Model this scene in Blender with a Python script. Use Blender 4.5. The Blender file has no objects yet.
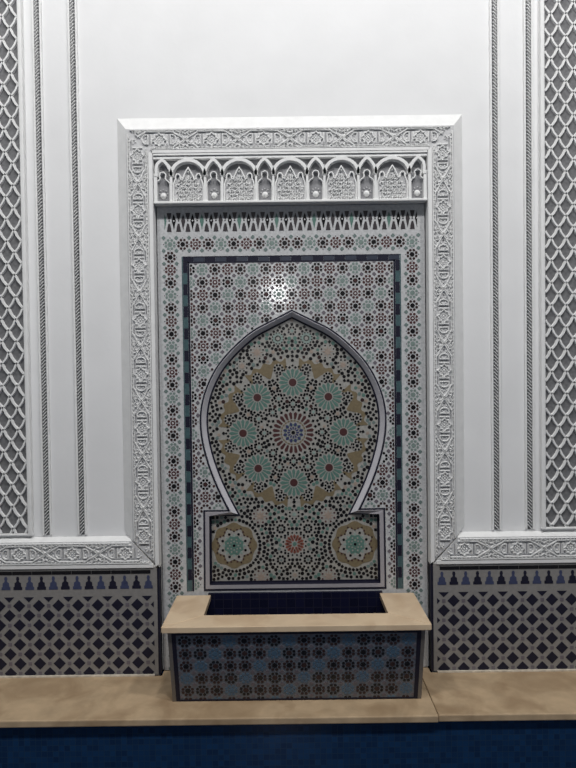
import bpy, math, random
from mathutils import Matrix, Vector
random.seed(7)
C = bpy.context.scene.collection
Z0 = 1.95                      # height of the camera above the pool floor; z below is given from the camera's height
PI = math.pi
cos, sin = math.cos, math.sin

# ------------------------------------------------------------------ materials
def mat(name, col, rough=.5, var=.12, vscale=30., bump=0., bscale=60., spec=.5, coat=0., col2=None, c2scale=4., detail=4.):
    m = bpy.data.materials.new(name); m.use_nodes = True
    nt = m.node_tree; b = nt.nodes['Principled BSDF']
    tc = nt.nodes.new('ShaderNodeTexCoord'); n = nt.nodes.new('ShaderNodeTexNoise')
    n.inputs['Scale'].default_value = vscale; n.inputs['Detail'].default_value = detail
    nt.links.new(tc.outputs['Object'], n.inputs['Vector'])
    r = nt.nodes.new('ShaderNodeValToRGB')
    r.color_ramp.elements[0].position = .25; r.color_ramp.elements[1].position = .75
    r.color_ramp.elements[0].color = (*[c*(1-var) for c in col], 1)
    r.color_ramp.elements[1].color = (*[min(1, c*(1+var)) for c in col], 1)
    nt.links.new(n.outputs['Fac'], r.inputs['Fac'])
    out = r.outputs['Color']
    if col2:
        n2 = nt.nodes.new('ShaderNodeTexNoise'); n2.inputs['Scale'].default_value = c2scale; n2.inputs['Detail'].default_value = 6
        n2.inputs['Distortion'].default_value = .8
        nt.links.new(tc.outputs['Object'], n2.inputs['Vector'])
        r2 = nt.nodes.new('ShaderNodeValToRGB'); r2.color_ramp.elements[0].position = .45; r2.color_ramp.elements[1].position = .7
        nt.links.new(n2.outputs['Fac'], r2.inputs['Fac'])
        mx = nt.nodes.new('ShaderNodeMixRGB'); mx.inputs['Color2'].default_value = (*col2, 1)
        nt.links.new(r2.outputs['Color'], mx.inputs['Fac']); nt.links.new(out, mx.inputs['Color1']); out = mx.outputs['Color']
    nt.links.new(out, b.inputs['Base Color'])
    b.inputs['Roughness'].default_value = rough; b.inputs['Specular IOR Level'].default_value = spec
    if coat: b.inputs['Coat Weight'].default_value = coat; b.inputs['Coat Roughness'].default_value = .08
    if bump:
        n3 = nt.nodes.new('ShaderNodeTexNoise'); n3.inputs['Scale'].default_value = bscale; n3.inputs['Detail'].default_value = 3
        nt.links.new(tc.outputs['Object'], n3.inputs['Vector'])
        bp = nt.nodes.new('ShaderNodeBump'); bp.inputs['Strength'].default_value = bump; bp.inputs['Distance'].default_value = .004
        nt.links.new(n3.outputs['Fac'], bp.inputs['Height']); nt.links.new(bp.outputs['Normal'], b.inputs['Normal'])
    return m

def tile(name, col, **k):
    d = dict(rough=.34, var=.18, vscale=70., bump=.07, bscale=75., spec=.5); d.update(k)
    return mat(name, col, **d)

M = {}
M['plaster'] = mat('white_plaster', (.80, .80, .80), .75, .03, 5., .12, 40.)
M['stucco'] = mat('white_carved_stucco', (.80, .80, .79), .7, .05, 25., .15, 90.)
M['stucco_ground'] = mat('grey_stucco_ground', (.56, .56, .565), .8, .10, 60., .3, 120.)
M['slot_shade'] = mat('dark_grey_slot_shade', (.27, .27, .28), .8, .1, 60.)  # shade of the recesses between straps, put into a dark grey
M['niche_ground'] = mat('grey_niche_ground', (.25, .25, .26), .8, .10, 60., .3, 120.)  # darker grey than the arches in front of it
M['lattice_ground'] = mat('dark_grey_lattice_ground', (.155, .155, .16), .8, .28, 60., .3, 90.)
M['white'] = tile('white_glazed_tile', (.53, .535, .54), rough=.10)
M['ivory'] = tile('ivory_glazed_tile', (.345, .335, .31), rough=.12)
M['bevel'] = mat('pale_lilac_glazed_moulding', (.62, .61, .65), .3, .05, 20., .05, 60.)
M['bevel_grey'] = tile('lilac_grey_glazed_strip', (.36, .345, .37), var=.06)
M['trim'] = tile('brown_grey_glazed_strip', (.17, .15, .13), var=.1)
M['charcoal'] = tile('charcoal_glazed_tile', (.040, .034, .038))
M['slate'] = tile('slate_blue_glazed_tile', (.035, .042, .065))
M['basin'] = tile('shaded_blue_grey_tile', (.145, .165, .195), var=.1)  # white tile, its bluish shade below the rim put into the colour
M['black'] = tile('black_glazed_tile', (.012, .011, .012), rough=.25, spec=.3)
M['brown'] = tile('dark_brown_glazed_tile', (.040, .021, .020), spec=.3)
M['maroon'] = tile('maroon_glazed_tile', (.070, .025, .025))
M['red'] = tile('brick_red_glazed_tile', (.20, .06, .04))
M['green'] = tile('sea_green_glazed_tile', (.10, .19, .16))
M['lapis'] = tile('deep_lapis_glazed_tile', (.035, .042, .11))
M['sage'] = tile('sage_green_glazed_tile', (.19, .25, .23))
M['paleg'] = tile('pale_green_glazed_tile', (.25, .33, .30))
M['greyp'] = tile('grey_violet_glazed_tile', (.14, .125, .145))
M['greyg'] = tile('grey_green_glazed_tile', (.15, .20, .19))
M['ochre'] = tile('ochre_glazed_tile', (.19, .15, .088))
M['tan'] = tile('pinkish_tan_glazed_tile', (.33, .265, .22))
M['navy'] = tile('navy_glazed_tile', (.013, .013, .028), rough=.5, spec=.25)
M['blue'] = tile('cobalt_blue_glazed_tile', (.05, .06, .12))
M['teal'] = tile('teal_glazed_tile', (.055, .105, .115))
M['sky'] = tile('steel_blue_glazed_tile', (.075, .14, .21))
M['dwhite'] = tile('greyish_white_glazed_tile', (.245, .235, .225), var=.10, rough=.4)
M['marble'] = mat('beige_marble', (.68, .525, .355), .35, .07, 9., .06, 40., col2=(.58, .42, .27), c2scale=7.)
M['marble_worn'] = mat('worn_beige_marble', (.49, .36, .225), .5, .16, 14., .15, 50., col2=(.33, .225, .13), c2scale=5.)
M['grout'] = mat('pale_grout', (.62, .55, .45), .8, .25, 50., .3, 60.)
M['joint'] = mat('dark_joint_mortar', (.10, .09, .085), .9, .1)

def grid_mat(name, c1, c2, grout, size, rough=.2):
    m = bpy.data.materials.new(name); m.use_nodes = True; nt = m.node_tree; b = nt.nodes['Principled BSDF']
    tc = nt.nodes.new('ShaderNodeTexCoord'); sp = nt.nodes.new('ShaderNodeSeparateXYZ'); nt.links.new(tc.outputs['Object'], sp.inputs[0])
    ad = nt.nodes.new('ShaderNodeMath'); ad.operation = 'ADD'
    cb = nt.nodes.new('ShaderNodeCombineXYZ')
    nt.links.new(sp.outputs['X'], cb.inputs['X']); nt.links.new(sp.outputs['Y'], ad.inputs[0]); nt.links.new(sp.outputs['Z'], ad.inputs[1])
    nt.links.new(ad.outputs[0], cb.inputs['Y'])
    br = nt.nodes.new('ShaderNodeTexBrick'); br.offset = 0; br.inputs['Scale'].default_value = 1
    br.inputs['Color1'].default_value = (*c1, 1); br.inputs['Color2'].default_value = (*c2, 1); br.inputs['Mortar'].default_value = (*grout, 1)
    br.inputs['Brick Width'].default_value = size; br.inputs['Row Height'].default_value = size; br.inputs['Mortar Size'].default_value = size*.045
    nt.links.new(cb.outputs[0], br.inputs['Vector']); nt.links.new(br.outputs['Color'], b.inputs['Base Color'])
    b.inputs['Roughness'].default_value = rough
    return m
M['pool'] = grid_mat('dark_blue_pool_mosaic', (.008, .038, .108), (.006, .022, .066), (.016, .038, .075), .025)
M['lining'] = grid_mat('navy_basin_mosaic', (.010, .011, .034), (.007, .008, .022), (.018, .018, .034), .045)

# ------------------------------------------------------------------ geometry collector
def flat(x, z, d): return (x, -d, z + Z0)        # d = distance out of the wall plane, towards the camera
class G:
    def __init__(s, mp=flat): s.v = []; s.f = []; s.m = []; s.mats = []; s.mp = mp
    def mi(s, k):
        if k not in s.mats: s.mats.append(k)
        return s.mats.index(k)
    def prism(s, pts, d0, d1, k, clip=None, top=1.):
        """polygon (x,z), raised from depth d0 to d1; top < 1 shrinks the face (bevel)"""
        if clip: pts = rclip(pts, *clip)
        if len(pts) < 3: return
        a = sum(pts[i-1][0]*pts[i][1]-pts[i][0]*pts[i-1][1] for i in range(len(pts)))
        if abs(a) < 1e-7: return
        if a < 0: pts = pts[::-1]
        n = len(pts); o = len(s.v); i = s.mi(k)
        cx = sum(p[0] for p in pts)/n; cz = sum(p[1] for p in pts)/n
        for x, z in pts: s.v.append(s.mp(x, z, d0))
        for x, z in pts: s.v.append(s.mp(cx+(x-cx)*top, cz+(z-cz)*top, d1))
        s.f.append([o+n+j for j in range(n)]); s.m.append(i)
        for j in range(n):
            q = (j+1) % n; s.f.append([o+j, o+q, o+n+q, o+n+j]); s.m.append(i)
    def rect(s, x0, x1, z0, z1, d0, d1, k, **kw): s.prism([(x0, z0), (x1, z0), (x1, z1), (x0, z1)], d0, d1, k, **kw)
    def ngon(s, x, z, r, n, d0, d1, k, rot=0, **kw):
        s.prism([(x+r*cos(rot+2*PI*j/n), z+r*sin(rot+2*PI*j/n)) for j in range(n)], d0, d1, k, **kw)
    def star(s, x, z, r, q, n, d0, d1, k, rot=0, **kw):
        s.prism([(x+(r if j % 2 == 0 else q)*cos(rot+PI*j/n), z+(r if j % 2 == 0 else q)*sin(rot+PI*j/n)) for j in range(2*n)], d0, d1, k, **kw)
    def dome(s, x, z, r, d0, h, k, n=12):
        for a0, a1 in ((0, .45), (.45, .8), (.8, 1.)):
            o = len(s.v); i = s.mi(k)
            for a in (a0, a1):
                rr = r*cos(a*PI/2)
                for j in range(n): s.v.append(s.mp(x+rr*cos(2*PI*j/n), z+rr*sin(2*PI*j/n), d0+h*sin(a*PI/2)))
            for j in range(n):
                q = (j+1) % n; s.f.append([o+j, o+q, o+n+q, o+n+j]); s.m.append(i)
    def ribbon(s, pts, w, d0, d1, k, closed=False, top=.55):
        n = len(pts); L = []
        for j in range(n):
            if closed: a, b = pts[j-1], pts[(j+1) % n]
            else: a, b = pts[max(j-1, 0)], pts[min(j+1, n-1)]
            p = pts[j]
            def un(u, v):
                l = math.hypot(v[0]-u[0], v[1]-u[1]); return ((v[0]-u[0])/l, (v[1]-u[1])/l) if l > 1e-9 else None
            t1 = un(a, p); t2 = un(p, b); t1 = t1 or t2; t2 = t2 or t1
            nx, nz = -(t1[1]+t2[1])/2, (t1[0]+t2[0])/2
            l2 = max(nx*nx+nz*nz, .25)
            L.append((nx/l2, nz/l2))
        o = len(s.v); i = s.mi(k)
        for (x, z), (a, b) in zip(pts, L):
            for wf, d in ((.5, d0), (.5*top, d1), (-.5*top, d1), (-.5, d0)):
                s.v.append(s.mp(x+a*w*wf, z+b*w*wf, d))
        for j in range(n if closed else n-1):
            q = (j+1) % n
            for c in range(3):
                s.f.append([o+4*j+c, o+4*j+c+1, o+4*q+c+1, o+4*q+c]); s.m.append(i)
        if not closed:
            for j in (0, n-1): s.f.append([o+4*j+c for c in range(4)]); s.m.append(i)
    def box(s, x0, x1, y0, y1, z0, z1, k):
        o = len(s.v); i = s.mi(k)
        for z in (z0, z1):
            for x, y in ((x0, y0), (x1, y0), (x1, y1), (x0, y1)): s.v.append((x, y, z+Z0))
        for f in ((3, 2, 1, 0), (4, 5, 6, 7), (0, 1, 5, 4), (1, 2, 6, 5), (2, 3, 7, 6), (3, 0, 4, 7)):
            s.f.append([o+j for j in f]); s.m.append(i)
    def hull(s, P, F, k):
        o = len(s.v); i = s.mi(k)
        s.v += [(x, y, z+Z0) for x, y, z in P]
        for f in F: s.f.append([o+j for j in f]); s.m.append(i)
    def build(s, name, parent=None, bevel=0, fix=False):
        me = bpy.data.meshes.new(name)
        off = origin_of(parent) if parent else Vector((0, 0, 0))
        if not parent:
            xs = list(zip(*s.v)); off = Vector(((min(xs[0])+max(xs[0]))/2, (min(xs[1])+max(xs[1]))/2, min(xs[2])))
        me.from_pydata([Vector(v)-off for v in s.v], [], s.f)
        for k in s.mats: me.materials.append(M[k])
        me.polygons.foreach_set('material_index', s.m); me.update()
        if fix:
            import bmesh
            bm = bmesh.new(); bm.from_mesh(me); bmesh.ops.recalc_face_normals(bm, faces=bm.faces); bm.to_mesh(me); bm.free()
        o = bpy.data.objects.new(name, me); C.objects.link(o)
        if parent: o.parent = parent
        else: o.location = off
        if bevel:
            b = o.modifiers.new('bevel', 'BEVEL'); b.width = bevel; b.segments = 2; b.limit_method = 'ANGLE'
        return o
def origin_of(o):
    v = Vector((0, 0, 0))
    while o: v += o.location; o = o.parent
    return v
def rclip(p, x0, x1, z0, z1):
    for ax, val, sg in ((0, x0, 1), (0, x1, -1), (1, z0, 1), (1, z1, -1)):
        r = []
        for i in range(len(p)):
            a, b = p[i-1], p[i]; da = (a[ax]-val)*sg; db = (b[ax]-val)*sg
            if (da >= 0) != (db >= 0):
                t = da/(da-db); r.append((a[0]+(b[0]-a[0])*t, a[1]+(b[1]-a[1])*t))
            if db >= 0: r.append(b)
        p = r
        if len(p) < 3: return []
    return p
def inside(x, z, poly):
    c = False
    for i in range(len(poly)):
        (x1, z1), (x2, z2) = poly[i-1], poly[i]
        if (z1 > z) != (z2 > z) and x < (x2-x1)*(z-z1)/(z2-z1)+x1: c = not c
    return c
def edge_dist(x, z, poly):
    m = 9
    for i in range(len(poly)):
        (x1, z1), (x2, z2) = poly[i-1], poly[i]; dx, dz = x2-x1, z2-z1; l = dx*dx+dz*dz
        t = max(0, min(1, ((x-x1)*dx+(z-z1)*dz)/l)) if l else 0
        m = min(m, math.hypot(x-x1-t*dx, z-z1-t*dz))
    return m
def offset(poly, d):
    """inward offset of a CCW polygon, mitred"""
    n = len(poly); r = []
    for i in range(n):
        a, p, b = poly[i-1], poly[i], poly[(i+1) % n]
        l1 = math.hypot(p[0]-a[0], p[1]-a[1]); l2 = math.hypot(b[0]-p[0], b[1]-p[1])
        n1 = (-(p[1]-a[1])/l1, (p[0]-a[0])/l1); n2 = (-(b[1]-p[1])/l2, (b[0]-p[0])/l2)
        s = ((n1[0]+n2[0])/2, (n1[1]+n2[1])/2); q = max(s[0]**2+s[1]**2, .12)
        r.append((p[0]+s[0]/q*d, p[1]+s[1]/q*d))
    return r
def arc(cx, cz, r, a0, a1, n=8, rz=None):
    rz = rz or r
    return [(cx+r*cos(math.radians(a0+(a1-a0)*i/n)), cz+rz*sin(math.radians(a0+(a1-a0)*i/n))) for i in range(n+1)]
def thing(name, label, cat, loc, group=None):
    o = bpy.data.objects.new(name, None); C.objects.link(o); o.empty_display_size = .1
    o.location = (loc[0], loc[1], loc[2]+Z0); o['label'] = label; o['category'] = cat
    if group: o['group'] = group
    return o
def structure(o): o['kind'] = 'structure'; return o
def tag(o, label, cat, group=None):
    o['label'] = label; o['category'] = cat
    if group: o['group'] = group
    return o

# ------------------------------------------------------------------ setting
XW = 2.4; ZT = 2.9
g = G()
for x0, x1, z0, z1 in ((-XW, -.684, -1.52, ZT), (.684, XW, -1.52, ZT), (-.684, .684, 1.072, ZT)):
    g.box(x0, x1, .015*-1, .14, z0, z1, 'plaster')
g.box(-.684, .684, .047, .14, -1.52, 1.072, 'plaster')
structure(g.build('wall_back'))
g = G(); g.box(-XW, XW, -.40, .14, -1.95, -1.532, 'pool'); structure(g.build('wall_pool'))
g = G(); g.box(-XW, XW, -6.0, .14, -2.05, -1.95, 'pool'); structure(g.build('floor'))

# ------------------------------------------------------------------ carved strapwork
def strapwork(g, u0, u1, centres, p, mp, hw=.050, base=.06, ok=lambda x, z: True):
    """interlaced carving along u; mp(u, v) -> (x, z); cuts to u0..u1"""
    d0, d1 = base-.001, base+.008
    K = 'stucco'
    def rb(pts, w=.0062, closed=False, k=K, h=d1):
        if len(pts) == 2 and abs(pts[1][0]-pts[0][0]) > .3:
            N = 160; pts = [(pts[0][0]+(pts[1][0]-pts[0][0])*i/N, pts[0][1]) for i in range(N+1)]
        run = []
        for q in pts+[None]:
            if q and u0 <= q[0] <= u1 and ok(*mp(*q)): run.append(mp(*q)); continue
            if len(run) > 1: g.ribbon(run, w, d0, h, k)
            run = []
    def dot(u, v, r, n=6):
        if u0+r < u < u1-r and ok(*mp(u, v)): g.ngon(*mp(u, v), r, n, d0, d1-.002, K, top=.6)
    for sgn in (-1, 1):
        rb([(u0, sgn*hw), (u1, sgn*hw)], .006)
    n = int((u1-u0)/.02)
    for i in range(n+1):
        u = u0+(i+.5)*.02
        for sgn in (-1, 1):
            if u < u1-.01: rb([(u-.006, sgn*(hw-.009)), (u+.002, sgn*(hw-.0045)), (u+.007, sgn*(hw-.008))], .004)
    for c in centres:
        a = .021; b = .034
        rb([(c-b, -a*.45), (c-a, -a*.45), (c-a, -a), (c-a*.45, -a), (c, -b*.95), (c+a*.45, -a), (c+a, -a), (c+a, -a*.45), (c+b, 0), (c+a, a*.45), (c+a, a), (c+a*.45, a), (c, b*.95), (c-a*.45, a), (c-a, a), (c-a, a*.45), (c-b, 0)], .0065, False)
        for j in range(8): dot(c+.0125*cos(j*PI/4), .0125*sin(j*PI/4), .0040)
        dot(c, 0, .0052, 8)
        for s in (-1, 1):
            x = c+s*.047; e = c+s*p/2
            rb([(x, -.026), (x, .026)], .0062, k='slot_shade', h=d0+.002)  # flat dark ribbon painted as the shadow in the recess
            rb([(x-s*.0095, -.024), (x-s*.0095, .024)], .0055); rb([(x+s*.0085, -.024), (x+s*.0085, .024)], .0050)
            for t in (-1, 1):
                rb([(c+s*.027, t*.0315), (c+s*.068, t*.0315)], .0060, k='slot_shade', h=d0+.002)
                rb([(c, t*.040), (c+s*.022, t*.040), (c+s*.032, t*.0385), (c+s*.066, t*.0385), (c+s*.078, t*.030), (e-s*.020, t*.012), (e, -t*.004), (e+s*.014, -t*.016)], .0072)
                rb([(c+s*.058, t*.022), (c+s*.070, t*.022), (c+s*.080, t*.012), (c+s*.082, 0)], .0058)
                rb([(c+s*.090, t*.038), (e-s*.012, t*.036), (e, t*.026)], .0055)
                rb(arc(e-s*.020, t*.028, .0085, 0, 300, 7), .0048)
                dot(c+s*.094, t*.010, .0042); dot(c+s*.066, t*.009, .0042); dot(c+s*.104, 0, .0042)
    return g

FB = .05            # front of the carved bands, out of the mosaic plane
WP = .0156          # just inside the plaster face (the bands sit on the wall)
SUR = thing('carved_surround', 'white carved stucco surround around the mosaic niche, with interlaced bands and a sloping outer edge', 'surround', (0, 0, -.962))
# top band with mitred ends and a bevelled outer edge
XO, XF, XI = .85, .80, .67
ZO, ZF, ZI = 1.256, 1.19, 1.07
def bandmesh(P, parent, name, fronts):
    pass
g = G()
P = [(-XF, -FB, ZF), (XF, -FB, ZF), (XI, -FB, ZI), (-XI, -FB, ZI), (-XO, -WP, ZO), (XO, -WP, ZO), (-XI, -.001, ZI), (XI, -.001, ZI)]
g.hull(P[:4], [(0, 3, 2, 1)], 'stucco_ground')
g.hull([P[0], P[1], P[5], P[4]], [(0, 1, 2, 3)], 'stucco')
g.hull([P[3], P[2], P[7], P[6]], [(0, 3, 2, 1)][:1], 'stucco')
g.rect(-XI-.006, XI+.006, ZI+.001, ZI+.016, FB-.001, FB+.006, 'stucco')
top = g.build('top_band', SUR)
g = G(); strapwork(g, -.80, .80, [(-3.5+i)*.2545 for i in range(8)], .2545, lambda u, v: (u, 1.136+v), .047, FB, lambda x, z: z > 1.078+(abs(x)-.67)*.923)
g.build('strapwork', top)
ZL = -.83; ZB = -.962
for s in (-1, 1):
    g = G()
    Q = [(s*XF, -FB, ZF), (s*XI, -FB, ZI), (s*XI, -FB, ZB), (s*XF, -FB, ZL), (s*XO, -WP, ZO), (s*XO, -WP, -.779), (s*XI, -.001, ZI), (s*XI, -.001, ZB)]
    g.hull([Q[0], Q[1], Q[2], Q[3]], [(0, 1, 2, 3)] if s < 0 else [(3, 2, 1, 0)], 'stucco_ground')
    g.hull([Q[0], Q[3], Q[5], Q[4]], [(0, 1, 2, 3)] if s > 0 else [(3, 2, 1, 0)], 'stucco')
    g.hull([Q[1], Q[6], Q[7], Q[2]], [(0, 1, 2, 3)] if s < 0 else [(3, 2, 1, 0)], 'stucco')
    g.hull([Q[3], Q[2], (s*XI, -WP, ZB), Q[5]], [(0, 1, 2, 3)], 'stucco')
    x0, x1 = sorted((s*.672, s*.690))
    g.prism([(x0, -.955 if s < 0 else -.955), (x1, -.945), (x1, 1.085), (x0, 1.07)], FB-.001, FB+.006, 'stucco')
    side = g.build('side_band', SUR)
    g = G(); strapwork(g, -.962, 1.19, [-.802+.266*k for k in range(-1, 8)], .266, lambda u, v: (s*.744+v, u), .0475, FB, lambda x, z: -.952+(abs(x)-.67)*1.015 < z < 1.062+(abs(x)-.67)*.923)
    g.build('strapwork', side)

# the two horizontal carved bands over the dado, mitred against the surround
for s, lab in ((-1, 'carved stucco band running left from the surround above the left dado tiles'), (1, 'carved stucco band running right from the surround above the right dado tiles')):
    T = thing('carved_band', lab, 'carved band', (s*1.5, 0, ZB), 'horizontal carved bands above the dado')
    g = G(); e = .006
    F = [(s*(XF+e), -FB, ZL), (s*XW, -FB, ZL), (s*XW, -FB, ZB), (s*(XI+.012+e), -FB, ZB)]
    fl = lambda f: f if s > 0 else f[::-1]
    g.hull(F, [fl((3, 2, 1, 0))], 'stucco_ground')
    g.hull([F[0], F[1], (s*XW, -WP, ZL+.018), (s*(.8178+e), -WP, ZL+.018)], [fl((0, 1, 2, 3))], 'stucco')
    g.hull([F[3], F[2], (s*XW, -WP, ZB), (s*(XI+.012+e), -WP, ZB)], [fl((3, 2, 1, 0))], 'stucco')
    g.hull([F[0], F[3], (s*(XI+.012+e), -WP, ZB), (s*(.8178+e), -WP, ZL+.018)], [fl((0, 1, 2, 3))[::-1]], 'stucco')
    x0, x1 = sorted((s*.70, s*XW)); g.rect(x0, x1, ZB+.001, ZB+.018, FB-.001, FB+.005, 'stucco')
    rail = g.build('rail', T)
    g = G(); strapwork(g, .69, XW, [1.10+.262*k for k in range(-2, 6)], .262, lambda u, v: (s*u, -.888+v), .050, FB, lambda x, z: z < -.982+(abs(x)-.67)*1.015)
    g.build('strapwork', T)

# ------------------------------------------------------------------ arcade frieze
FR = thing('arcade_frieze', 'white stucco frieze of small blind arches under the top band of the surround', 'frieze', (0, 0, .828))
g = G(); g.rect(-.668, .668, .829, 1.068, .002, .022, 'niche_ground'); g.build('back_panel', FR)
g = G(); g.rect(-.668, .668, 1.045, 1.057, .022, .048, 'stucco'); g.rect(-.668, .668, 1.060, 1.069, .022, .054, 'stucco'); g.build('lintel', FR)
g = G(); g.rect(-.668, .668, .826, .838, .002, .055, 'stucco'); g.build('sill', FR, bevel=.003)
P4 = .2502
def mir(p): return p + [(-x, z) for x, z in p[::-1]]
for i in range(5):
    c = (i-2)*P4
    g = G(); sh = lambda pts: [(x+c, z) for x, z in pts]
    g.ribbon(sh(arc(0, .962, .0835, 180, 0, 18, .076)), .022, .022, .050, 'stucco', top=.7)
    for s in (-1, 1): g.rect(c+s*.083-.0055, c+s*.083+.0055, .838, .962, .022, .047, 'stucco')
    half = [(-.073, .838), (-.074, .900), (-.072, .925), (-.066, .940), (-.062, .950), (-.062, .964), (-.055, .974), (-.046, .974), (-.039, .964), (-.038, .950), (-.030, .946), (-.022, .964), (-.012, .985), (0, 1.004)]
    g.ribbon(sh(half + [(-x, z) for x, z in half[-2::-1]]), .009, .022, .041, 'stucco', top=.6)
    ar = g.build('arch', FR)
    g = G()
    g.prism(sh([(-.073, .839), (.073, .839), (.072, .925), (.046, .970), (.030, .950), (.004, .995), (-.004, .995), (-.030, .950), (-.046, .970), (-.072, .925)]), .022, .027, 'stucco_ground')
    rr = random.Random(3)
    for row in range(7):
        for k in range(7):
            x = (k-3)*.0235+(row % 2)*.012-.006; z = .848+row*.0175
            if abs(x) > .064-(max(0, row-4))*.012: continue
            a0 = rr.choice((0, 90, 180, 270))
            g.ribbon(sh(arc(x, z, .0075, a0, a0+260, 6)), .0042, .026, .036, 'stucco')
            g.ngon(c+x+.009, z+.008, .0036, 6, .026, .034, 'stucco')
    for z in (.965, .985): g.ngon(c, z, .006, 6, .026, .036, 'stucco', top=.6)
    g.build('scroll_carving', ar)
for i in range(6):
    c = (i-2.5)*P4
    g = G(); sh = lambda pts: [(x+c, z) for x, z in pts]
    A = [(-.044, .960), (-.043, .978), (-.037, .996), (-.026, 1.016), (-.013, 1.031), (0, 1.041)]
    ext = 0
    cl = (-.668, .668)
    pts = sh(A + [(-x, z) for x, z in A[-2::-1]])
    g.ribbon([(min(max(x, -.655), .655), z) for x, z in pts], .020, .022, .050, 'stucco', top=.7)
    key = [(-.034, .838), (-.035, .915), (-.034, .930), (-.026, .940), (-.015, .947), (-.013, .954)]
    key = key + arc(0, .968, .0155, 230, -50, 12)[1:-1] + [(-x, z) for x, z in key[::-1]]
    g.ribbon(sh(key), .0075, .022, .041, 'stucco', top=.6)
    if abs(c) > .6: g.rect(*sorted((math.copysign(.667, c), math.copysign(.652, c))), .838, .975, .022, .047, 'stucco')
    ar = g.build('niche_arch', FR)
    g = G(); g.dome(c, .872, .0155, .022, .013, 'stucco'); 
    for j in range(8): g.ngon(c+.019*cos(j*PI/4),   .883+.019*sin(j*PI/4), .0045, 6, .021, .027, 'stucco_ground', top=.6)
    g.build('boss', ar)

# ------------------------------------------------------------------ zellige panel
DONE = set()
def star_tile(g, x, z, kind, d0, clip=None, sc=1., corner='greyp', keep=None, corners=True, accent='sage', ecore='maroon'):
    cen, pet, core = {'a': (accent, accent, None), 'd': ('black', 'brown', None), 'r': ('maroon', 'maroon', 'white'), 'e': ('brown', 'black', ecore)}[kind]
    d1 = d0+.0014; ok = keep or (lambda x, z, r: True)
    if ok(x, z, .013*sc): 
        g.star(x, z, .0136*sc, .0105*sc, 8, d0, d1, cen, clip=clip)
        if core: g.ngon(x, z, .0052*sc, 8, d1, d1+.0006, core, clip=clip)
    for j in range(8):
        a = j*PI/4+PI/8; ca, sa = cos(a), sin(a)
        if not ok(x+.021*sc*ca, z+.021*sc*sa, .007): continue
        q = [(.0152, 0), (.0190, -.0063), (.0262, -.0064), (.0292, 0), (.0262, .0064), (.0190, .0063)]
        g.prism([(x+sc*(r*ca-t*sa), z+sc*(r*sa+t*ca)) for r, t in q], d0, d1, pet, clip=clip)
    h = .0317*sc
    if corners:
        for sx, sz in ((1, 1), (1, -1), (-1, 1), (-1, -1)) if corners == 4 else ((1, 1),):
            if (round(x+sx*h, 2), round(z+sz*h, 2), id(g)) in DONE: continue
            DONE.add((round(x+sx*h, 2), round(z+sz*h, 2), id(g)))
            if ok(x+sx*h, z+sz*h, .01): g.star(x+sx*h, z+sz*h, .0108*sc, .0084*sc, 4, d0, d1, corner, clip=clip)
        for sx, sz in ((1, 0), (0, 1), (-1, 0), (0, -1)) if corners == 4 else ((1, 0), (0, 1)):
            if (round(x+sx*h, 2), round(z+sz*h, 2), id(g)) in DONE: continue
            DONE.add((round(x+sx*h, 2), round(z+sz*h, 2), id(g)))
            if ok(x+sx*h, z+sz*h, .004): g.ngon(x+sx*h, z+sz*h, .0034*sc, 4, d0, d1, 'greyp', clip=clip)

ZP = thing('mosaic_panel', 'tall zellige mosaic panel in the niche, with a pointed horseshoe arch of star rosettes', 'mosaic panel', (0, 0, -1.5))
# outline of the arch recess (outer edge of its bevelled moulding), left half from apex down
LH = [(0, .300), (-.055, .272), (-.118, .241), (-.190, .205), (-.262, .148), (-.345, .065), (-.398, -.012), (-.440, -.108), (-.459, -.195), (-.461, -.272),
      (-.452, -.352), (-.430, -.444), (-.394, -.548), (-.345, -.655), (-.322, -.699), (-.449, -.699), (-.452, -1.092)]
def smooth(p, n=2):
    for _ in range(n):
        r = [p[0]]
        for a, b in zip(p, p[1:]): r += [(a[0]*.75+b[0]*.25, a[1]*.75+b[1]*.25), (a[0]*.25+b[0]*.75, a[1]*.25+b[1]*.75)]
        p = r+[p[-1]]
    return p
LH = smooth(LH[:15], 2) + LH[15:]
OUT = LH + [(-x, z) for x, z in LH[::-1][:-1]]
OUT = OUT[:]                     # apex, down the left, across, up the right : counter-clockwise seen from the room
assert sum(OUT[i-1][0]*OUT[i][1]-OUT[i][0]*OUT[i-1][1] for i in range(len(OUT))) > 0
D_T = -.030                      # the arch mosaic lies 3 cm behind the panel face
INN = offset(OUT, .022)
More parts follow.
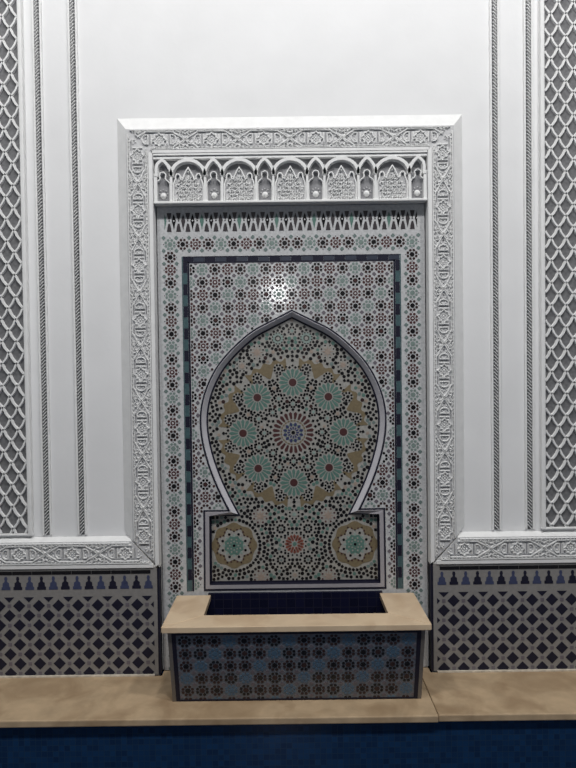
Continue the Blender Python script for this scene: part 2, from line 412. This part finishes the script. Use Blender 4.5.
# panel ground: flat white tile with the arch opening left out
g = G()
OT = [(-.665, -1.5), (-.665, .825), (.665, .825), (.665, -1.5)]
hole = OUT
pl = [(.665, -1.5), (.665, .825), (0, .825), (0, .300)] + [(-x, z) for x, z in LH[1:]] + [(0, -1.092), (0, -1.5)]
g.prism(pl, -.03, 0, 'white')
g.prism([(-x, z) for x, z in pl], -.03, 0, 'white')
g.build('ground', ZP)
g = G(); p = .0465
z0, z1 = .701, .794
for i in range(-14, 15):
    for b in (0, 1):
        x = i*p + b*p/2
        if abs(x) > .628: continue
        cl = (-.628, .628, z0, z1)
        if b == 0:
            g.prism([(x-.012, z0), (x+.012, z0), (x+.009, z0+.020), (x+.004, z0+.040), (x-.004, z0+.040), (x-.009, z0+.020)], 0, .0014, 'charcoal', clip=cl)
            g.prism([(x-.0115, z1), (x+.0115, z1), (x+.009, z1-.016), (x+.004, z1-.032), (x-.004, z1-.032), (x-.009, z1-.016)], 0, .0014, 'charcoal', clip=cl)
            g.ngon(x, z0+.054, .0045, 4, 0, .0014, 'black')
        else:
            k = 'green' if i % 4 == 2 else ('black' if i % 2 else 'charcoal')
            g.prism([(x, z0+.008), (x+.0055, z0+.034), (x+.0105, z0+.054), (x+.0055, z0+.072), (x, z0+.088), (x-.0055, z0+.072), (x-.0105, z0+.054), (x-.0055, z0+.034)], 0, .0014, k, clip=cl)
            if i % 2: g.ngon(x, z0+.054, .005, 4, .0014, .002, 'white')
g.build('spindle_border', ZP)
g = G(); kd = 'adrd'
for i in range(20):
    x = -.602+i*1.204/19
    star_tile(g, x, .639, kd[i % 4 if i < 10 else (19-i) % 4], 0, corner='greyg', corners=4)
for s in (-1, 1):
    for j in range(1, 34):
        star_tile(g, s*.602, .639-j*.0636, kd[j % 4], 0, corner='greyg', corners=4)
g.build('star_border', ZP)
g = G()
for s in (-1, 1):
    x0, x1 = sorted((s*.517, s*.508)); g.rect(x0, x1, -1.1, .550, 0, .002, 'navy')
    x0, x1 = sorted((s*.545, s*.540)); g.rect(x0, x1, -1.1, .578, 0, .002, 'teal')
    for j in range(31):
        x0, x1 = sorted((s*.539, s*.518)); g.rect(x0, x1, max(-1.1, .550-.055*(j+1)+.001), .550-.055*j, 0, .002, 'navy' if j % 2 == 0 else 'teal')
g.rect(-.517, .517, .545, .551, 0, .002, 'navy'); g.rect(-.539, .539, .573, .578, 0, .002, 'navy')
for i in range(20): g.rect(-.539+i*.0539, -.539+(i+1)*.0539-.001, .5515, .5725, 0, .002, 'navy' if i % 2 == 0 else 'slate')
g.build('chequered_border', ZP)
OUTX = offset(OUT, -.009)
def keep(x, z, r): return not inside(x, z, OUTX) and edge_dist(x, z, OUTX) > r*.8
g = G()
for j in range(26):
    for i in range(17):
        x = -.508+.0635*i; z = .512-.0632*j
        if inside(x, z, OUTX) and edge_dist(x, z, OUTX) > .06: continue
        k = {1: 'a', 3: 'r'}.get((i+j) % 4, 'd' if (i*3+j) % 5 else 'e')
        star_tile(g, x, z, k, 0, clip=(-.505, .505, -1.1, .543), keep=keep)
g.build('star_field', ZP)
# bevelled moulding of the recess with a dark line on each side
g = G()
def loop(A, da, B, db, k):
    o = len(g.v); n = len(A); i = g.mi(k)
    g.v += [flat(x, z, da) for x, z in A] + [flat(x, z, db) for x, z in B]
    for j in range(n): g.f.append([o+j, o+(j+1) % n, o+n+(j+1) % n, o+n+j]); g.m.append(i)
A0, A1 = offset(OUT, -.0075), OUT
loop(A0, 0, A0, .0025, 'navy'); loop(A0, .0025, A1, .0025, 'navy'); 
loop(A1, .0025, A1, 0, 'navy')
MID = offset(OUT, .003); o = len(g.v); n = len(OUT)
low = [z < -.695 and abs(x) > .36 for x, z in OUT]
for A, dep in ((A1, [0]*n), (MID, [.004]*n), (INN, [.004 if q else D_T+.004 for q in low]), (INN, [D_T]*n)):
    g.v += [flat(x, z, d) for (x, z), d in zip(A, dep)]
for j in range(n):
    q = (j+1) % n; lo_ = low[j] or low[q]
    for t in range(3):
        g.f.append([o+t*n+j, o+t*n+q, o+(t+1)*n+q, o+(t+1)*n+j]); g.m.append(g.mi(('navy' if t == 2 else 'bevel_grey') if lo_ else 'bevel'))
INN2 = offset(INN, .0085); loop(INN, D_T+.0022, INN2, D_T+.0022, 'navy'); loop(INN2, D_T+.0022, INN2, D_T, 'navy')
g.build('arch_moulding', ZP)
# arch mosaic
g = G()
o = len(g.v); n = len(OUT)
half = [(x, z) for x, z in OUT[:len(LH)]]+[(0, -1.092)]
g.prism(half, D_T-.012, D_T, 'ivory'); g.prism([(-x, z) for x, z in half], D_T-.012, D_T, 'ivory')
AM = g.build('arch_mosaic', ZP)
T0, T1 = D_T, D_T+.0014
occ = []
def petals(g, x, z, r0, r1, n, w0, w1, k, rot=0, tip=.3):
    for j in range(n):
        a = rot+2*PI*j/n; ca, sa = cos(a), sin(a); L = r1-r0
        q = [(r0, -w0), (r0+L*(1-tip), -w1), (r1, 0), (r0+L*(1-tip), w1), (r0, w0)]
        g.prism([(x+r*ca-t*sa, z+r*sa+t*ca) for r, t in q], T0, T1, k)
def ring(g, x, z, r, n, s, k, rot=0, m=4):
    for j in range(n):
        a = rot+2*PI*j/n; g.ngon(x+r*cos(a), z+r*sin(a), s, m, T0, T1, k, rot=a)
CZ = -.3095
g = G()
g.star(0, CZ, .0105, .0085, 12, T0, T1, 'black')
petals(g, 0, CZ, .015, .031, 12, .0024, .0048, 'lapis'); petals(g, 0, CZ, .032, .053, 12, .0036, .0080, 'lapis', PI/12, .4)
ring(g, 0, CZ, .040, 12, .0042, 'green', 0)
for j in range(24):
    a = 2*PI*j/24; b = a+PI/24
    g.prism([(.060*cos(a), CZ+.060*sin(a)), (.066*cos(b), CZ+.066*sin(b)), (.060*cos(b+PI/24), CZ+.060*sin(b+PI/24)), (.056*cos(b), CZ+.056*sin(b))], T0, T1, 'ochre')
petals(g, 0, CZ, .069, .106, 24, .0048, .0085, 'maroon', PI/24, .22)
ring(g, 0, CZ, .1165, 24, .0088, 'black', 0)
g.build('central_rosette', AM); occ.append((0, CZ, .126))
RO = []
for k in range(8):
    a = PI/2+k*PI/4; x, z = .254*cos(a), CZ+.254*sin(a)
    g = G(); g.ngon(x, z, .0195, 16, T0, T1, 'maroon')
    petals(g, x, z, .0250, .0715, 16, .0030, .0084, 'green', a, .24)
    ring(g, x, z, .0770, 16, .0080, 'black', a+PI/16); ring(g, x, z, .0850, 16, .0066, 'black', a)
    g.build('rosette', AM); occ.append((x, z, .090)); RO.append((x, z))
# small pieces between the rosettes
g = G()
def mini(x, z, r, core, dots='black', n=8, s=.0056, rot=0):
    g.star(x, z, r*.52, r*.36, n, T0, T1, core, rot=rot)
    ring(g, x, z, r, n, s, dots, rot+PI/n, 6); occ.append((x, z, r+s+.002))
def ochre_patch(a):
    out = [(.371+.008*cos(t*.52), t*PI/180*.72) for t in range(-24, 25)]
    inn = [(.340-.046*math.exp(-(t/6.)**2)-.020*math.exp(-((abs(t)-24)/4.)**2), t*PI/180*.72) for t in range(24, -25, -1)]
    g.prism([(r*cos(a+t), CZ+r*sin(a+t)) for r, t in out+inn], T0, T1, 'ochre')
    for t in (-.3, -.2, -.1, 0, .1, .2, .3): occ.append((.352*cos(a+t), CZ+.352*sin(a+t), .026))
    occ.append((.316*cos(a), CZ+.316*sin(a), .026))
for k in range(8):
    a = PI/2+k*PI/4; b = a+PI/8
    ochre_patch(b)
for k in range(8):
    a = PI/2+k*PI/4
    mini(.146*cos(a), CZ+.146*sin(a), .0175, 'paleg', s=.0062, rot=a)
    b = a+PI/8
    mini(.188*cos(b), CZ+.188*sin(b), .020, 'paleg', s=.0066, rot=b)
    mini(.244*cos(b), CZ+.244*sin(b), .021, 'tan', s=.0070, rot=b)
    for t in (-.215, .215):
        x, z = .330*cos(a+t), CZ+.330*sin(a+t)
        T0, T1 = D_T+.0014, D_T+.0024; g.star(x, z, .029, .025, 8, T0, T1, 'ivory', rot=a)
        T0, T1 = T1, T1+.001; mini(x, z, .0200, 'black', s=.0062, rot=a); T0, T1 = D_T, D_T+.0014
for s in (-1, 1):
    # two white star rosettes at the top, pale stars beside them
    x, z = s*.072, .167
    petals(g, x, z, .0125, .030, 12, .0024, .0050, 'tan' if False else 'paleg', 0, .35); ring(g, x, z, .0125, 12, .0034, 'black'); ring(g, x, z, .0285, 12, .0040, 'black', PI/12); ring(g, x, z, .040, 12, .0072, 'black', 0, 6); occ.append((x, z, .047))
    x, z = s*.178, .098
    g.star(x, z, .030, .012, 8, T0, T1, 'tan'); ring(g, x, z, .033, 8, .0052, 'black', PI/8); occ.append((x, z, .040))
    x, z = s*.255, .030
    g.star(x, z, .020, .010, 8, T0, T1, 'tan'); ring(g, x, z, .026, 8, .0052, 'black', PI/8); occ.append((x, z, .032))
    for x, z in ((s*.172, -.732), (s*.172, -1.044)):
        g.star(x, z, .030, .013, 8, T0, T1, 'tan'); ring(g, x, z, .034, 8, .0055, 'maroon', PI/8, 6); occ.append((x, z, .041))
    for x, z in ((s*.068, -.798), (s*.068, -.957)):
        ring(g, x, z, .0185, 8, .0072, 'black', PI/8, 6); ring(g, x, z, .0405, 12, .0068, 'black', 0, 6); g.ngon(x, z, .006, 8, T0, T1, 'greyg'); occ.append((x, z, .047))
mini(0, -.725, .024, 'paleg'); mini(0, -1.035, .024, 'tan'); mini(0, .205, .018, 'paleg')
def dense(x, z): return True
BP = g
# red centre rosette and the two ochre medallions of the lower box
g = G(); x, z = 0, -.876
g.star(x, z, .012, .009, 8, T0, T1, 'green'); petals(g, x, z, .016, .030, 8, .003, .0065, 'red', PI/8, .4); petals(g, x, z, .026, .050, 16, .0035, .0068, 'red', 0, .3); ring(g, x, z, .0345, 8, .0045, 'brown', 0); ring(g, x, z, .058, 16, .0058, 'black', PI/16)
g.build('red_rosette', AM); occ.append((x, z, .066))
for s in (-1, 1):
    x, z = s*.307, -.8805
    g = G()
    N = 48
    g.prism([(x+(.112+.006*cos(8*2*PI*j/N))*cos(2*PI*j/N), z+(.112+.006*cos(8*2*PI*j/N))*sin(2*PI*j/N)) for j in range(N)], T0, T1, 'ochre')
    T0, T1 = T1, T1+.0012
    g.prism([(x+(.079+.009*cos(8*2*PI*j/N))*cos(2*PI*j/N+PI/8), z+(.079+.009*cos(8*2*PI*j/N))*sin(2*PI*j/N+PI/8)) for j in range(N)], T0, T1, 'ivory')
    T0, T1 = T1, T1+.0012
    for j in range(32): 
        a = 2*PI*j/32; r = .083+.010*cos(8*(a-PI/8)); g.ngon(x+r*cos(a), z+r*sin(a), .0056, 4, T0, T1, 'maroon' if j % 2 else 'brown', rot=a)
    ring(g, x, z, .062, 8, .0075, 'black', PI/8, 6)
    petals(g, x, z, .044, .060, 8, .004, .0065, 'paleg', 0, .4)
    g.star(x, z, .053, .044, 8, T0, T1, 'green', rot=PI/8)
    T0, T1 = T1, T1+.0012
    ring(g, x, z, .0215, 8, .0048, 'ivory', 0); ring(g, x, z, .034, 8, .0052, 'ivory', PI/8); g.ngon(x, z, .0075, 8, T0, T1, 'black')
    T0, T1 = D_T, D_T+.0014
    g.build('medallion', AM); occ.append((x, z, .121))
# black pieces with a few coloured ones filling what is left, mirrored about the middle
g = BP; rr = random.Random(11); pts = []
def free(x, z, s):
    return all((x-a)**2+(z-b)**2 > (r+s)**2 for a, b, r in occ) and inside(x, z, INN2) and edge_dist(x, z, INN2) > s*1.15
for a, b, r in list(occ):
    n = max(8, int(2*PI*(r+.010)/.0200)); n += n % 2
    for j in range(n):
        t = PI/2+2*PI*(j+.5)/n; x, z = a+(r+.0105)*cos(t), b+(r+.0105)*sin(t)
        if x >= -.001 and free(x, z, .0055) and all((x-u)**2+(z-v)**2 > .0188**2 for u, v in pts) and (x < .001 or x > .0095): pts.append((x, z))
for j in range(400):
    for i in range(120):
        x = i*.0042; z = .30-j*.0042
        if z < -1.08: continue
        if free(x, z, .0055) and all((x-u)**2+(z-v)**2 > .0188**2 for u, v in pts) and (x < .001 or x > .009): pts.append((x, z))
for x, z in pts:
    q = rr.random(); k = 'black' if q < .76 else ('green' if q < .90 else ('greyg' if q < .94 else ('tan' if q < .97 else 'brown')))
    s = rr.uniform(.0086, .0101); m = rr.choice((4, 6, 8)); ro = rr.random()*3
    for sx in ((1, -1) if x > .001 else (1,)):
        g.ngon(sx*x, z, s, m, T0, T1, k, rot=ro*sx)
g.build('small_star_pieces', AM)

# ------------------------------------------------------------------ dado panels
for s, lab in ((-1, 'dado tile panel of navy diamonds and merlons left of the fountain basin'), (1, 'dado tile panel of navy diamonds and merlons right of the fountain basin')):
    T = thing('dado_panel', lab, 'tile panel', (s*1.5, 0, -1.5), 'tiled dado panels')
    DF = .049
    g = G(); x0, x1 = sorted((s*.684, s*XW)); g.rect(x0, x1, -1.499, -.963, .0155, DF, 'dwhite'); g.build('ground', T)
    g = G()
    x0, x1 = sorted((s*.682, s*.6835)); g.box(x0, x1, -DF+.002, -.001, -1.499, -.963, 'navy')
    g.box(*sorted((s*.673, s*.6815)), -DF+.004, -.001, -1.499, -.967, 'navy')
    g.build('dark_edge', T)
    g = G(); x = .715
    while x < XW:
        x0, x1 = sorted((s*x, s*min(XW, x+.098))); g.rect(x0+.001, x1-.001, -.991, -.974, DF-.001, DF+.002, 'black'); x += .098
    g.build('dark_line', T)
    g = G()
    for k in range(28):
        x = s*(.727+.0588*k); b = -1.066
        if abs(x) > XW-.03: continue
        pr = [(.0215, 0), (.0215, .014), (.0165, .016), (.0155, .034), (.0075, .039), (.0055, .045), (.0080, .055), (.0045, .066)]
        g.prism([(x+a, b+c) for a, c in pr]+[(x-a, b+c) for a, c in pr[::-1]], DF-.001, DF+.0014, 'blue' if k % 2 == 0 else 'navy')
    g.build('merlon_border', T)
    g = G(); px = .0975; pz = .0483; zt = -1.146
    cl = (s*.702, XW, -1.499, -1.103) if s > 0 else (-XW, -.702, -1.499, -1.103)
    for r in range(-1, 9):
        z = zt-r*pz
        for k in range(-1, 19):
            x = .784+k*px-(px/2 if r % 2 else 0)
            g.ngon(s*x, z,   .0305, 4, DF-.001, DF+.0014, 'navy', clip=cl)
            if r >= 0: g.ngon(s*(x+px/2), z, .0125, 4, DF-.001, DF+.0014, 'greyp', rot=PI/4, clip=cl)
    g.build('diamond_field', T)

# ------------------------------------------------------------------ rope mouldings and lattice panels
ZR0, ZR1 = -.802, 2.1
for x, lab in ((-1.235, 'rope moulding nearest the left lattice panel, on the white plaster wall'), (-1.060, 'rope moulding between the left lattice side and the carved surround, second from the left lattice'),
               (1.010, 'rope moulding to the right of the carved surround, nearest it on that side'), (1.176, 'rope moulding nearest the right lattice panel, on the white plaster wall')):
    T = thing('rope_moulding', lab, 'moulding', (x, -.015, ZR0), 'vertical rope mouldings'); T['kind'] = 'thing'; s = 1 if x < 0 else -1
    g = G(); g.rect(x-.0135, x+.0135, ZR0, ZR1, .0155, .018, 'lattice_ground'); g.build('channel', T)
    for q in (-1, 1):
        g = G(); g.rect(*sorted((x+q*.0135, x+q*.0235)), ZR0, ZR1, .0155, .026, 'stucco', top=1.); g.build('fillet', T, bevel=.003)
    g = G(); z = ZR0+.012
    while z < ZR1-.01:
        L = [(-.0115, -.0125), (-.0085, -.0125), (.0110, .0090), (.0115, .0120), (.0085, .0122), (-.0110, -.0092)]
        g.prism([(x+s*a, z+b) for a, b in L], .0178, .027, 'stucco', top=.72); z += .0170
    g.build('rope', T)

for s, xe, lab in ((-1, -1.325, 'carved lattice panel with a dark grey ground at the left edge of the wall'), (1, 1.250, 'carved lattice panel with a dark grey ground at the right edge of the wall')):
    xo = s*2.1; x0, x1 = sorted((xe, xo)); zb, zt = -.802, 2.1
    T = thing('lattice_panel', lab, 'lattice panel', (s*1.7, -.015, zb), 'carved lattice panels')
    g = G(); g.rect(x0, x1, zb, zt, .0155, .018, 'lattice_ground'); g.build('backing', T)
    g = G(); w, h = .0742, .1095
    cv = [(0, 0), (.25, .155), (.48, .345), (.665, .53), (.74, .67), (.86, .84), (1, 1)]
    ax, az = (-1.366, 1.808) if s < 0 else (1.283, 1.736)
    for i in range(-22, 23):
        for j in range(-60, 20):
            if (i+j) % 2: continue
            nx, nz = ax+i*w/2, az+j*h/2
            for t in (-1, 1):
                P = [(nx+t*a*w/2, nz+b*h/2) for a, b in cv]
                P = [q for q in P if x0+.003 <= q[0] <= x1-.003 and zb+.008 <= q[1] <= zt]
                if len(P) > 1: g.ribbon(P, .0128, .0178, .029, 'stucco', top=.65)
    g.build('lattice', T)
    for xx in (xe, xo):
        t = 1 if (xx == xe) == (s < 0) else -1
        g = G(); a, b = sorted((xx, xx+t*.022)); g.rect(a, b, zb, zt, .0155, .040, 'stucco'); g.build('side_fillet', T, bevel=.006)
    g = G(); g.rect(x0, x1, zb, zb+.010, .0182, .034, 'stucco'); g.build('bottom_fillet', T, bevel=.003)

# ------------------------------------------------------------------ ledge and basin
for i, (x0, x1, lab) in enumerate(((-XW, .612, 'long worn beige marble ledge slab carrying the fountain basin'),
                                   (.614, XW, 'worn beige marble ledge slab below the right dado tiles, right of the basin'))):
    g = G(); dy = .006 if i == 0 else 0
    V = [(x0, -.425-dy), (x1, -.425-dy)] + ([(x1, -.0015), (-.668, -.0015), (-.668, -.0515), (x0, -.0515)] if i == 0 else [(x1, -.0515), (.668, -.0515), (.668, -.0015), (x0, -.0015)])
    n = len(V)
    g.hull([(x, y, -1.5315) for x, y in V]+[(x, y, -1.50) for x, y in V], [tuple(range(n))[::-1], tuple(range(n, 2*n))]+[(j, (j+1) % n, n+(j+1) % n, n+j) for j in range(n)], 'marble_worn')
    lo = thing('ledge_slab', lab, 'ledge', ((x0+x1)/2, -.25, -1.5315), 'marble ledge slabs'); lo['kind'] = 'thing'
    g.build('slab', lo, bevel=.005, fix=True)
    g = G(); a, b = sorted((-.70, -XW)) if i == 0 else (.70, XW)
    g.box(a, b, -.064, -.0517, -1.4995, -1.493, 'grout'); g.build('grout_line', lo)

B = thing('fountain_basin', 'fountain basin with beige marble rim and dark star tiled front below the mosaic panel', 'fountain basin', (0, -.2, -1.5))
RT, RB = -1.112, -1.139
yF, yO, yW = -.402, -.272, -.0245
g = G()
e = .0012
def slab(P): 
    n = len(P)
    V = [(x, y, RB) for x, y in P]+[(x, y, RT) for x, y in P]
    F = [tuple(range(n))[::-1], tuple(range(n, 2*n))]+[(j, (j+1) % n, n+(j+1) % n, n+j) for j in range(n)]
    q = G(); q.hull(V, F, 'marble'); q.build('rim_slab', B, bevel=.003, fix=True)
X1, X2 = .592, .422
slab([(-X1+e, yF), (X1-e, yF), (X2-e, yO), (-X2+e, yO)])
slab([(-X1, yF+e), (-X2, yO+e), (-X2, yW), (-X1, yW)])
slab([(X1, yF+e), (X1, yW), (X2, yW), (X2, yO+e)])
# carcass: leaning front, upright sides, dark mosaic lining
yt, yb, xb = -.386, -.292, .567
zt, zb = RB-.0005, -1.4995
g = G()
g.hull([(-xb, yt, zt), (xb, yt, zt), (xb, yb, zb), (-xb, yb, zb), (-xb, yt+.04, zt), (xb, yt+.04, zt), (xb, yb+.04, zb), (-xb, yb+.04, zb)],
       [(0, 3, 2, 1), (4, 5, 6, 7), (0, 1, 5, 4), (3, 7, 6, 2), (1, 2, 6, 5), (0, 4, 7, 3)], 'basin')
FP = g.build('front_panel', B, fix=True)
Ln = math.hypot(yt-yb, zt-zb); sy, sz = (yb-yt)/Ln, (zb-zt)/Ln        # down the front
ny, nz = sz, -sy
def lean(x, v, d): return (x, yt+sy*v+ny*d, zt+sz*v+nz*d+Z0)
g = G(lambda x, z, d: lean(x, -z, d))
xs = .550
g.rect(-xs, xs, -.016, -.001, 0, .002, 'navy'); g.rect(-xs, xs, -Ln+.001, -Ln+.010, 0, .002, 'navy')
for s in (-1, 1): g.rect(*sorted((s*xs, s*(xs-.018))), -Ln+.010, -.016, 0, .002, 'navy')
for s in (-1, 1): g.rect(*sorted((s*(xs+.0005), s*xb)), -Ln+.001, -.001, 0, .0015, 'trim')
g.build('dark_border', FP)
g = G(lambda x, z, d: lean(x, -z, d))
for i in range(-1, 17):
    for j in range(-1, 6):
        k = {3: 'a'}.get((i+j) % 4, 'd' if (i+2*j) % 3 else 'e')
        star_tile(g, -.495+.066*i, -.050-.066*j, k, 0, clip=(-xs+.019, xs-.019, -Ln+.011, -.017), sc=1.04, accent='sky', ecore=None)
g.build('star_field', FP)
for s in (-1, 1):
    g = G(); a, b = sorted((s*xb, s*(xb-.03)))
    g.hull([(a, yt+.041, zt), (b, yt+.041, zt), (b, yb+.041, zb), (a, yb+.041, zb), (a, -.004, zt), (b, -.004, zt), (b, -.004, zb), (a, -.004, zb)],
           [(0, 3, 2, 1), (4, 5, 6, 7), (0, 1, 5, 4), (3, 7, 6, 2), (1, 2, 6, 5), (0, 4, 7, 3)], 'dwhite')
    g.build('side_panel', B, fix=True)
g = G()
xi = .436
g.box(-xi, xi, -.024, -.004, -1.47, -1.107, 'lining'); g.box(-xi, xi, -.285, -.275, -1.47, RB-.001, 'lining')
for s in (-1, 1): g.box(*sorted((s*xi, s*(xi+.01))), -.285, -.004, -1.47, RB-.001, 'lining')
g.box(-xi, xi, -.275, -.024, -1.47, -1.455, 'lining')
g.build('lining', B)

PART_LABELS = {'central_rosette': 'large rosette with maroon outer petals and a blue heart', 'rosette': 'sea green star rosette with a maroon centre',
    'red_rosette': 'small brick red rosette', 'medallion': 'white and green star on an ochre scalloped disc', 'chequered_border': 'strip of navy and teal blocks',
    'arch_moulding': 'pale lilac grey moulding edged with dark lines', 'rim_slab': 'beige marble slab', 'lining': 'dark navy tiled lining', 'front_panel': 'star tiled front with dark blue grey shade in its colour',
    'backing': 'dark grey ground', 'channel': 'dark grey channel', 'dark_edge': 'narrow dark tiled edge', 'grout_line': 'pale grout line'}
for o in bpy.data.objects:
    k = o.name.split('.')[0]
    if o.parent and k in PART_LABELS: o['label'] = PART_LABELS[k]
# ------------------------------------------------------------------ camera and light
cam = bpy.data.cameras.new('camera'); co = bpy.data.objects.new('camera', cam); C.objects.link(co)
cam.sensor_fit = 'VERTICAL'; cam.sensor_height = 36; cam.sensor_width = 27; cam.lens = 36*600/768
rl, pt = math.radians(.7), math.radians(1.2)
def pit(v): x, y, z = v; return Vector((x, y*cos(pt)+z*sin(pt), -y*sin(pt)+z*cos(pt)))
R, U, F = pit((cos(rl), 0, -sin(rl))), pit((sin(rl), 0, cos(rl))), pit((0, 1, 0))
mt = Matrix((R, U, -F)).transposed().to_4x4(); mt.translation = Vector((-.0235, -3.0, Z0)); co.matrix_world = mt
bpy.context.scene.camera = co

def lamp(name, loc, energy, radius, col=(1, 1, 1)):
    l = bpy.data.lights.new(name, 'POINT'); l.energy = energy; l.shadow_soft_size = radius; l.color = col
    o = bpy.data.objects.new(name, l); o.location = (loc[0], loc[1], loc[2]+Z0); C.objects.link(o); return o
for i, x in enumerate((-1.9, .3, 2.3)): lamp('unseen_overhead_lamp', (x, -3.1, 4.4), 330, .2, (1, .992, .985))  # unseen row; outer lamps added to soften the light from the sides
lamp('facing_wall_lamp', (-.19, -8.0, 1.46), 55, .095)
w = bpy.data.worlds.new('world'); bpy.context.scene.world = w; w.use_nodes = True
w.node_tree.nodes['Background'].inputs['Color'].default_value = (.86, .92, 1, 1); w.node_tree.nodes['Background'].inputs['Strength'].default_value = .11
vs = bpy.context.scene.view_settings
vs.view_transform = 'Standard'; vs.look = 'None'; vs.gamma = 1; vs.use_curve_mapping = False; vs.exposure = .1
